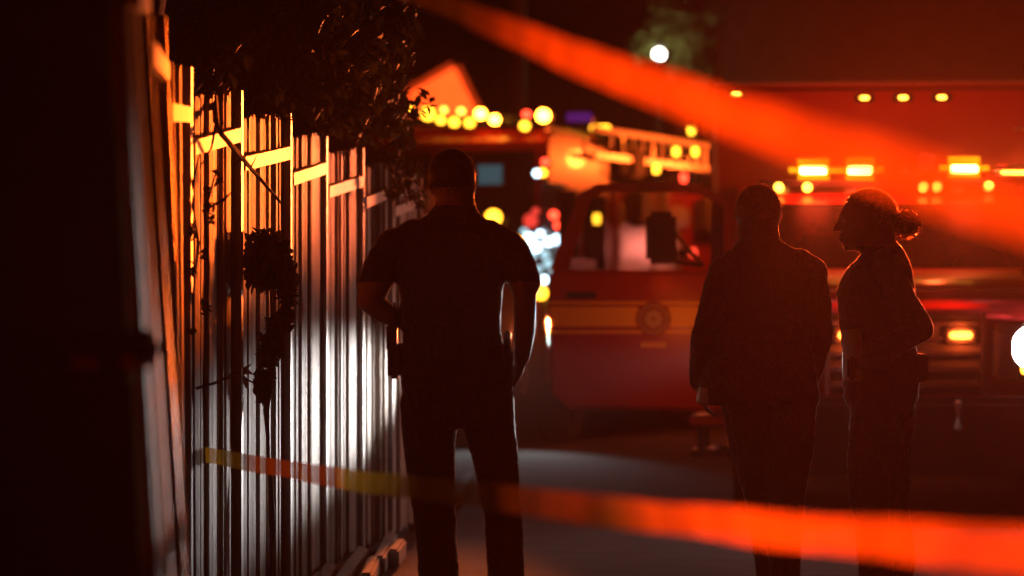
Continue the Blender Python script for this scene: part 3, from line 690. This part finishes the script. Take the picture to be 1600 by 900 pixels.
# ------------------------------------------------------------------ people
def cap_chain(bm, pts, rad, n=14):
    """closed tapered limb: rings along the chain and round ends"""
    pts = [Vector(p) for p in pts]
    for i, (p, r) in enumerate(zip(pts, rad)):
        add_ball(bm, p, r, n)
        if i: add_cyl(bm, pts[i - 1], p, rad[i - 1], r, n)
def loft(bm, secs, n=24, power=2.4):
    rings = []
    for z, cx, cyy, rx, ry in secs:
        ring = []
        for k in range(n):
            a = 2 * math.pi * k / n; c, s = math.cos(a), math.sin(a)
            ring.append(bm.verts.new((cx + rx * math.copysign(abs(c) ** (2 / power), c), cyy + ry * math.copysign(abs(s) ** (2 / power), s), z)))
        rings.append(ring)
    fs = []
    for a, b in zip(rings, rings[1:]):
        for k in range(n): fs.append(bm.faces.new((a[k], a[(k + 1) % n], b[(k + 1) % n], b[k])))
    fs.append(bm.faces.new(rings[0][::-1])); fs.append(bm.faces.new(rings[-1]))
    bmesh.ops.recalc_face_normals(bm, faces=fs)
def head(bm, c, yaw, rx=.078, ry=.098, rz=.118, pitch=0.0):
    """c: centre of the skull; yaw 0 looks along +y"""
    M = Matrix.Rotation(yaw, 3, 'Z') @ Matrix.Rotation(pitch, 3, 'X'); c = Vector(c)
    add_ball(bm, c, (rx, ry, rz), 20, M)
    add_ball(bm, c + M @ Vector((0, -.012, .02)), (rx * .98, ry * .98, rz * .86), 20, M)
    add_ball(bm, c + M @ Vector((0, .024, -.062)), (rx * .72, ry * .66, rz * .5), 16, M)        # jaw
    add_ball(bm, c + M @ Vector((0, .064, -.1)), (.022, .022, .02), 10, M)                    # chin
    add_ball(bm, c + M @ Vector((0, .080, .022)), (.05, .02, .014), 10, M)                      # brow
    cap_chain(bm, [c + M @ Vector((0, .094, .008)), c + M @ Vector((0, .112, -.028))], [.009, .0145], 10)   # nose
    add_ball(bm, c + M @ Vector((0, .090, -.058)), (.026, .014, .007), 10, M); add_ball(bm, c + M @ Vector((0, .088, -.072)), (.023, .013, .007), 10, M)
    for s in (-1, 1): add_ball(bm, c + M @ Vector((s * rx * 1.02, -.005, -.012)), (.011, .02, .034), 10, M)
    return M
def hand(bm, wrist, d, side, palm_n, curl=.5, size=1.0):
    """d: direction the fingers point; side: direction of the thumb; palm_n: palm normal"""
    d, side, pn = Vector(d).normalized(), Vector(side).normalized(), Vector(palm_n).normalized(); w0 = Vector(wrist)
    M = Matrix((side, d, pn)).transposed()
    add_ball(bm, w0 + d * .05 * size, (.042 * size, .056 * size, .019 * size), 14, M)
    for k, (o, ln) in enumerate(((.031, .072), (.011, .080), (-.010, .074), (-.029, .058))):
        a = w0 + (d * .088 + side * o) * size
        d1 = (d * math.cos(curl * .7) + pn * math.sin(curl * .7)); d2 = d * math.cos(curl * 1.7) + pn * math.sin(curl * 1.7)
        b = a + d1 * ln * .5 * size; e = b + d2 * ln * .5 * size
        cap_chain(bm, [a, b, e], [.0092 * size, .0088 * size, .0075 * size], 8)
    a = w0 + (d * .035 + side * .034) * size; b = a + (side * .7 + d * .6).normalized() * .04 * size; e = b + (d * .9 + side * .15 + pn * .35).normalized() * .032 * size
    cap_chain(bm, [a, b, e], [.012 * size, .0105 * size, .009 * size], 8)
def foot(bm, ankle, yaw, size=1.0):
    a = Vector(ankle); f = Matrix.Rotation(yaw, 3, 'Z') @ Vector((0, 1, 0)); M = Matrix.Rotation(yaw, 3, 'Z')
    add_ball(bm, Vector((a.x, a.y, .05)) - f * .03, (.045, .055, .05), 12, M)
    add_ball(bm, Vector((a.x, a.y, .045)) + f * .07, (.047, .13, .042), 14, M)
    add_box(bm, Vector((a.x, a.y, .012)) + f * .05, (.085, .27, .022), M)
def build_body(bm, name, parent, regions, mats, voxel=.0085):
    me = bpy.data.meshes.new(name); bm.to_mesh(me); bm.free()
    o = bpy.data.objects.new(name, me); COL.objects.link(o)
    m = o.modifiers.new('r', 'REMESH'); m.mode = 'VOXEL'; m.voxel_size = voxel; m.use_smooth_shade = True
    s = o.modifiers.new('s', 'SMOOTH'); s.iterations = 5; s.factor = .5
    dg = bpy.context.evaluated_depsgraph_get()
    me2 = bpy.data.meshes.new_from_object(o.evaluated_get(dg))
    bpy.data.objects.remove(o); bpy.data.meshes.remove(me)
    for p in me2.polygons: p.use_smooth = True
    me2.materials.clear()
    for k in mats: me2.materials.append(MT[k])
    for p in me2.polygons: p.material_index = regions(p.center)
    # folds in the cloth
    import mathutils
    new = []
    for co, nv in [(v.co.copy(), v.normal.copy()) for v in me2.vertices]:
        if regions(co) < 2:
            co = co + nv * (mathutils.noise.noise(Vector((co.x * 16, co.y * 16, co.z * 9))) * .6 + mathutils.noise.noise(co * 34) * .35) * .009
        new += [co.x, co.y, co.z]
    me2.vertices.foreach_set('co', new); me2.update()
    me2.name = name
    b = bpy.data.objects.new(name, me2); COL.objects.link(b); b.parent = parent
    cloth_nap(b, 45000, 9)
    return b
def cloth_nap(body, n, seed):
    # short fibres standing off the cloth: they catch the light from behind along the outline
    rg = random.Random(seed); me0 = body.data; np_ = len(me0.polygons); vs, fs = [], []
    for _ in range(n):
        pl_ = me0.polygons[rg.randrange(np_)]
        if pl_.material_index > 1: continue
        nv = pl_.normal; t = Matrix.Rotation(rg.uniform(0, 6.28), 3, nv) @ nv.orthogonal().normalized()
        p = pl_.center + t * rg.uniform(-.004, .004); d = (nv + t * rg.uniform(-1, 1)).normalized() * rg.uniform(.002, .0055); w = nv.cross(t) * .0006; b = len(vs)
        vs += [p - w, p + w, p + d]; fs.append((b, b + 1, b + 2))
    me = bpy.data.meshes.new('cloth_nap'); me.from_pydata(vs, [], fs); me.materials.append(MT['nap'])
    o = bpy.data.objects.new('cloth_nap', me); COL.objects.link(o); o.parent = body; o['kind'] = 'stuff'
def flyaway(c, r, n, mat, parent, seed, keep):
    rg = random.Random(seed); vs, fs = [], []; c = Vector(c)
    while len(fs) < 2 * n:
        v = Vector((rg.gauss(0, 1), rg.gauss(0, 1), rg.gauss(0, 1))).normalized()
        p = c + Vector((v.x * r[0], v.y * r[1], v.z * r[2]))
        if not keep(p): continue
        t = Matrix.Rotation(rg.uniform(0, 6.28), 3, v) @ v.orthogonal().normalized()
        ln = rg.uniform(.012, .032); lift = rg.uniform(.002, .009); w = v.cross(t) * rg.uniform(.0007, .0014); b = len(vs)
        m = p + t * ln * .5 + v * lift; e = p + t * ln + v * lift * .5
        vs += [p - w, p + w, m + w, m - w, e + w * .3, e - w * .3]; fs += [(b, b + 1, b + 2, b + 3), (b + 3, b + 2, b + 4, b + 5)]
    me = bpy.data.meshes.new('loose_strands'); me.from_pydata(vs, [], fs); me.materials.append(MT[mat])
    o = bpy.data.objects.new('loose_strands', me); COL.objects.link(o); o.parent = parent
def eyes(c, M, parent):
    for s in (-1, 1):
        bm = B(); add_ball(bm, Vector(c) + M @ Vector((s * .031, .078, .004)), .0115, 10); obj('eye', bm, 'eye', parent, 0, True)

# ---- officer, back turned, one hand on the hip
O_L = Vector((sx(705, 13.0), 13.0, 0))
of = thing('person', 'person in dark short-sleeved uniform standing back turned, hand on hip, by the fence', 'person', O_L)
bm = B()
loft(bm, [(.84, .02, 0, .12, .10), (.92, .02, 0, .185, .125), (1.0, .02, -.01, .205, .135), (1.10, .008, 0, .19, .125), (1.20, 0, 0, .178, .118), (1.32, -.002, 0, .188, .125), (1.44, 0, .005, .205, .13), (1.53, 0, 0, .20, .115), (1.575, .005, -.005, .155, .09), (1.62, .012, -.005, .095, .075), (1.66, .015, 0, .07, .068)])
cap_chain(bm, [(-.14, 0, 1.555), (-.195, 0, 1.505)], [.05, .074]); cap_chain(bm, [(.14, 0, 1.555), (.19, 0, 1.50)], [.05, .074])
cap_chain(bm, [(.015, .01, 1.56), (.012, .012, 1.70)], [.077, .073])
M = head(bm, (.004, .02, 1.742), R(8), .077, .098, .113)
# sleeves and arms
cap_chain(bm, [(-.20, 0, 1.50), (-.255, -.03, 1.42), (-.283, -.05, 1.36)], [.074, .066, .062]); cap_chain(bm, [(-.27, -.045, 1.40), (-.298, -.055, 1.305), (-.245, -.02, 1.265), (-.195, .02, 1.235)], [.05, .045, .042, .032])
hand(bm, (-.20, .015, 1.235), (.75, .55, -.35), (.1, -.6, -.8), (.35, -.3, .1), .3, .95)
cap_chain(bm, [(.20, 0, 1.495), (.25, -.03, 1.43), (.268, -.04, 1.37)], [.074, .064, .06]); cap_chain(bm, [(.262, -.035, 1.40), (.268, -.04, 1.31), (.268, .0, 1.20), (.258, .05, 1.10)], [.047, .043, .041, .031])
hand(bm, (.258, .05, 1.10), (-.25, .25, -.93), (-.2, .9, .2), (-.9, -.1, .2), .5, .95)
# legs
cap_chain(bm, [(-.085, 0, .93), (-.078, .0, .76), (-.062, .01, .53), (-.045, -.02, .30), (-.038, -.03, .10)], [.105, .096, .078, .074, .064])
cap_chain(bm, [(.125, 0, .93), (.155, .02, .76), (.188, .04, .53), (.203, .02, .30), (.207, .0, .10)], [.105, .088, .071, .068, .06])
foot(bm, (-.038, -.03, .08), R(12)); foot(bm, (.207, 0, .08), R(-8))
def reg_o(c):
    if c.z > 1.652: return 2
    if c.z < 1.37 and abs(c.x) > .205 and c.z > 1.0: return 2
    if c.z < .07: return 3
    return 0 if c.z > 1.12 else 1
ob = build_body(bm, 'body', of, reg_o, ['uniform', 'trousers', 'skin', 'leather']); eyes((.004, .02, 1.742), M, of)
bm = B(); add_ball(bm, (.004, .008, 1.755), (.087, .104, .106), 22); 
bmesh.ops.delete(bm, geom=[v for v in bm.verts if v.co.z < 1.70 or (v.co.y > .07 and v.co.z < 1.80)], context='VERTS'); hr = obj('hair', bm, 'hair', of, 0, True)
sm = hr.modifiers.new('t', 'SOLIDIFY'); sm.thickness = .006
flyaway((.004, .008, 1.755), (.086, .103, .105), 900, 'strand_dark', hr, 1, lambda p: p.z > 1.70 and not (p.y > .07 and p.z < 1.8))
bm = B()
loft(bm, [(1.095, .006, 0, .203, .138), (1.100, .006, 0, .207, .142), (1.145, .004, 0, .202, .138), (1.150, .004, 0, .198, .134)], 32); bt = obj('duty_belt', bm, 'leather', of)
for x, y, z, s in ((-.205, -.02, 1.085, (.05, .08, .13)), (-.10, -.14, 1.12, (.08, .05, .09)), (.0, -.145, 1.12, (.06, .045, .08)), (.10, -.14, 1.115, (.07, .05, .10))):
    box('pouch', (x, y, z), s, 'leather', bt, .012)
bm = B(); add_box(bm, (.205, .0, 1.03), (.045, .1, .20), Matrix.Rotation(R(8), 3, 'X')); hs = obj('holster', bm, 'leather', bt, .012)
bm = B(); add_box(bm, (.205, -.045, 1.15), (.03, .045, .09), Matrix.Rotation(R(-20), 3, 'X')); add_box(bm, (.205, .01, 1.175), (.028, .12, .03)); obj('pistol_grip', bm, 'black_gloss', hs, .008)
bm = B(); add_box(bm, (-.215, -.03, 1.17), (.04, .05, .1)); rr = obj('radio', bm, 'black_trim', bt, .008)
bm = B(); add_cyl(bm, (-.21, -.03, 1.21), (-.205, -.03, 1.30), .006, .004, 8); obj('aerial', bm, 'black_trim', rr)

# ---- second person, hip-length flared jacket
P_L = Vector((sx(1195, 15.0), 15.0, 0)); PS = F / 15.0
def q2(u, v): return (u - 1195) / PS, CH - (v - VH) / PS
p2 = thing('person', 'person in long flared dark jacket standing back turned in front of the ambulance', 'person', P_L)
bm = B()
loft(bm, [(.885, -.03, 0, .255, .15), (.90, -.03, 0, .262, .155), (1.0, -.025, 0, .245, .15), (1.12, -.01, 0, .22, .14), (1.25, .0, 0, .215, .135), (1.38, .01, 0, .225, .135), (1.47, .012, 0, .21, .12), (1.53, .0, 0, .15, .095), (1.57, -.02, 0, .095, .08), (1.60, -.025, 0, .072, .07)])
cap_chain(bm, [(.15, 0, 1.49), (.19, 0, 1.44)], [.05, .07]); cap_chain(bm, [(-.13, 0, 1.49), (-.165, 0, 1.44)], [.05, .07])
cap_chain(bm, [(-.025, .01, 1.5), (-.025, .015, 1.66)], [.068, .064])
M = head(bm, (-.028, .02, 1.69), R(-25), .082, .1, .113)
cap_chain(bm, [(-.17, 0, 1.44), (-.225, -.02, 1.28), (-.255, -.03, 1.18), (-.268, .03, 1.06), (-.27, .06, .98)], [.07, .06, .056, .052, .046])
cap_chain(bm, [(.195, 0, 1.44), (.225, -.02, 1.28), (.232, -.03, 1.18), (.215, .05, 1.06), (.19, .10, .98)], [.07, .06, .056, .05, .044])
hand(bm, (-.27, .06, .97), (.15, .25, -.95), (.0, .95, .2), (.95, 0, .1), .5, .95)
hand(bm, (.19, .10, .97), (-.2, .2, -.95), (-.1, .95, .2), (-.95, .1, .1), .5, .95)
cap_chain(bm, [(-.065, 0, .90), (-.045, .02, .70), (-.01, .03, .50), (.02, .0, .30), (.03, -.01, .10)], [.125, .098, .078, .072, .06])
cap_chain(bm, [(.105, 0, .90), (.105, -.05, .70), (.085, -.06, .50), (.075, -.1, .30), (.075, -.12, .10)], [.12, .10, .08, .072, .06])
foot(bm, (.03, -.01, .08), R(-15)); foot(bm, (.075, -.12, .08), R(-10))
def reg_2(c):
    if c.z > 1.60: return 2
    if c.z < .955 and abs(c.x) > .15 and c.z > .72 and abs(c.x) > .245: return 2
    if c.z < .07: return 3
    return 0 if c.z > .88 else 1
build_body(bm, 'body', p2, reg_2, ['jacket', 'trousers', 'skin', 'leather']); eyes((-.028, .02, 1.69), M, p2)
bm = B(); add_ball(bm, (-.028, .008, 1.70), (.098, .112, .112), 22)
bmesh.ops.delete(bm, geom=[v for v in bm.verts if v.co.z < 1.62 or (v.co.y > .06 and v.co.z < 1.76)], context='VERTS'); hr = obj('hair', bm, 'hair', p2, 0, True)
hr.modifiers.new('t', 'SOLIDIFY').thickness = .008
flyaway((-.028, .008, 1.70), (.098, .112, .112), 900, 'strand_dark', hr, 2, lambda p: p.z > 1.62 and not (p.y > .06 and p.z < 1.76))
bm = B(); loft(bm, [(1.585, -.025, 0, .088, .085), (1.64, -.026, .0, .082, .08), (1.64, -.026, .0, .074, .072), (1.585, -.025, 0, .078, .075)], 24); obj('collar', bm, 'jacket', p2)

# ---- third person, profile to the left, hair in a bun
d3 = 14.0; S3 = F / d3; P3 = Vector((sx(1380, d3), d3, 0))
def q3(u, v): return (u - 1380) / S3, CH - (v - VH) / S3
p3 = thing('person', 'person with hair in a bun seen in profile in front of the ambulance hood', 'person', P3)
bm = B()
loft(bm, [(.84, -.0, 0, .10, .12), (.93, -.01, 0, .145, .165), (1.03, -.005, 0, .155, .17), (1.13, -.015, 0, .145, .15), (1.24, -.025, 0, .15, .15), (1.35, -.03, 0, .155, .165), (1.44, -.015, 0, .125, .17), (1.50, .0, 0, .085, .12), (1.535, .0, 0, .065, .07)])
cap_chain(bm, [(.0, -.13, 1.475), (.0, -.165, 1.43)], [.045, .062]); cap_chain(bm, [(.0, .13, 1.475), (.0, .165, 1.43)], [.045, .062])
cap_chain(bm, [(.005, 0, 1.47), (-.02, 0, 1.62)], [.062, .056])
M = head(bm, (-.075, 0, 1.625), R(90), .075, .097, .112)
# upper arms back, hands joined in front
for s in (-1, 1):
    cap_chain(bm, [(0, s * .165, 1.43), (.075, s * .195, 1.28), (.125, s * .20, 1.20), (.0, s * .20, 1.13), (-.10, s * .12, 1.12)], [.062, .056, .052, .046, .036])
    hand(bm, (-.10, s * .12, 1.12), (-.55, -s * .8, .05), (-.3, .1, .9), (.8, -s * .5, 0), .5, .9)
cap_chain(bm, [(-.015, -.075, .90), (-.055, -.08, .70), (-.06, -.09, .50), (-.04, -.09, .30), (-.03, -.09, .10)], [.118, .098, .075, .068, .056])
cap_chain(bm, [(.02, .075, .90), (.025, .085, .70), (.04, .09, .50), (.07, .1, .30), (.08, .1, .10)], [.118, .094, .073, .066, .056])
foot(bm, (-.03, -.09, .08), R(85)); foot(bm, (.08, .1, .08), R(95))
def reg_3(c):
    if c.z > 1.525: return 2
    if c.x < -.10 and 1.0 < c.z < 1.2: return 2
    if c.z < .07: return 3
    return 0 if c.z > 1.06 else 1
build_body(bm, 'body', p3, reg_3, ['uniform', 'trousers', 'skin', 'leather']); eyes((-.075, 0, 1.625), M, p3)
bm = B(); add_ball(bm, (-.055, 0, 1.648), (.112, .088, .106), 22)
bmesh.ops.delete(bm, geom=[v for v in bm.verts if v.co.z < 1.60 or (v.co.x < -.085 and v.co.z < 1.70) or (v.co.x < -.03 and v.co.z < 1.655)], context='VERTS'); hr = obj('hair', bm, 'hair_brown', p3, 0, True)
hr.modifiers.new('t', 'SOLIDIFY').thickness = .01
flyaway((-.055, 0, 1.648), (.112, .088, .106), 1200, 'strand_brown', hr, 3, lambda p: not (p.z < 1.60 or (p.x < -.085 and p.z < 1.70) or (p.x < -.03 and p.z < 1.655)))
flyaway((.088, 0, 1.615), (.054, .053, .053), 700, 'strand_brown', hr, 4, lambda p: True)
rg3 = random.Random(4); bm = B(); bc = Vector((.088, 0, 1.615)); add_ball(bm, bc, (.053, .052, .052), 16)
for k in range(60):
    v = Vector((rg3.gauss(.25, 1), rg3.gauss(0, 1), rg3.gauss(0, 1))).normalized(); t = v.orthogonal().normalized(); t = Matrix.Rotation(rg3.uniform(0, 6.28), 3, v) @ t
    add_tube(bm, [bc + v * .048, bc + v * .057 + t * .02, bc + v * .052 + t * .045], [.005, .004, .001], 4)
for k in range(14):
    add_tube(bm, [(.02 + rg3.uniform(-.02, .02), rg3.uniform(-.04, .04), 1.57), (.045 + rg3.uniform(-.01, .02), rg3.uniform(-.05, .05), 1.545 + rg3.uniform(-.02, .02))], [.003, .0008], 4)
obj('bun', bm, 'hair_brown', hr, 0, True)
bm = B(); loft(bm, [(1.045, .0, 0, .148, .18), (1.05, .0, 0, .152, .184), (1.09, .0, 0, .148, .18), (1.095, .0, 0, .144, .176)], 28); bt = obj('duty_belt', bm, 'leather', p3)
box('pouch', (.14, -.08, 1.05), (.05, .07, .11), 'leather', bt, .01); box('holster', (.05, -.195, .98), (.09, .045, .2), 'leather', bt, .01); box('pouch', (-.13, -.09, 1.05), (.045, .07, .09), 'leather', bt, .01)
bm = B(); add_box(bm, (-.125, -.08, 1.33), (.05, .06, .1)); rr = obj('radio', bm, 'black_trim', p3, .008)
bm = B(); add_cyl(bm, (-.13, -.08, 1.38), (-.13, -.08, 1.46), .005, .003, 8); obj('aerial', bm, 'black_trim', rr)

# ------------------------------------------------------------------ barricade tapes
def ribbon(name, keys, width, label, seed):
    rg = random.Random(seed); P = []
    for (u0, v0, d0), (u1, v1, d1) in zip(keys, keys[1:]):
        n = 14
        for k in range(n):
            t = k / n; P.append(at(u0, v0, d0).lerp(at(u1, v1, d1), t))
    P.append(at(*keys[-1]))
    o0 = P[0].copy(); bm = B(); prev = None
    for i, p in enumerate(P):
        tw = .35 * math.sin(i * .11 + seed) + .12 * math.sin(i * .43 + seed * 2)
        up_ = Vector((0, math.sin(tw), math.cos(tw))); nn = Vector((0, math.cos(tw), -math.sin(tw)))
        row = []
        for k in range(5):
            f = k / 4 - .5
            row.append(bm.verts.new(p - o0 + up_ * f * width + nn * (.004 * math.sin(i * .5 + k * 1.3))))
        if prev:
            for k in range(4): bm.faces.new((prev[k], prev[k + 1], row[k + 1], row[k]))
        prev = row
    o = obj(name, bm, 'tape', None, 0, True); o.location = o0
    return tag(o, label, 'tape')
def dl(u, ua, da, ub, db):     # depth along a straight line in space
    t = (u - ua) / (ub - ua); return 1 / ((1 - t) / da + t / db)
low = [(u, v, dl(u, 320, 13.25, 1600, 4.6)) for u, v in ((292, 705), (322, 711), (440, 732), (560, 752), (700, 768), (960, 800), (1200, 827), (1600, 862), (1760, 873))]
ribbon('barricade_tape', low, .06, 'low barricade tape tied to the fence, crossing in front of the legs', 2)
hi = [(u, v, dl(u, 450, 12.5, 1600, 3.2)) for u, v in ((430, -100), (640, -14), (750, 30), (900, 92), (1100, 165), (1300, 234), (1600, 332), (1780, 392))]
ribbon('barricade_tape', hi, .055, 'high barricade tape slanting across in front of the ambulance lightbar', 5)

# ------------------------------------------------------------------ haze
bm = B(); add_box(bm, (0, 60, 5.5), (160, 150, 13))  # thin volume added for the red veil and the glow around lamps
hz = obj('haze', bm, 'glass'); hz['kind'] = 'stuff'
m = bpy.data.materials.new('haze'); m.use_nodes = True; n = m.node_tree; n.nodes.clear()
pv = n.nodes.new('ShaderNodeVolumePrincipled'); pv.inputs['Color'].default_value = (.9, .88, .87, 1); pv.inputs['Density'].default_value = .00014; pv.inputs['Anisotropy'].default_value = .6
oo = n.nodes.new('ShaderNodeOutputMaterial'); n.links.new(pv.outputs[0], oo.inputs['Volume'])
hz.data.materials.clear(); hz.data.materials.append(m)
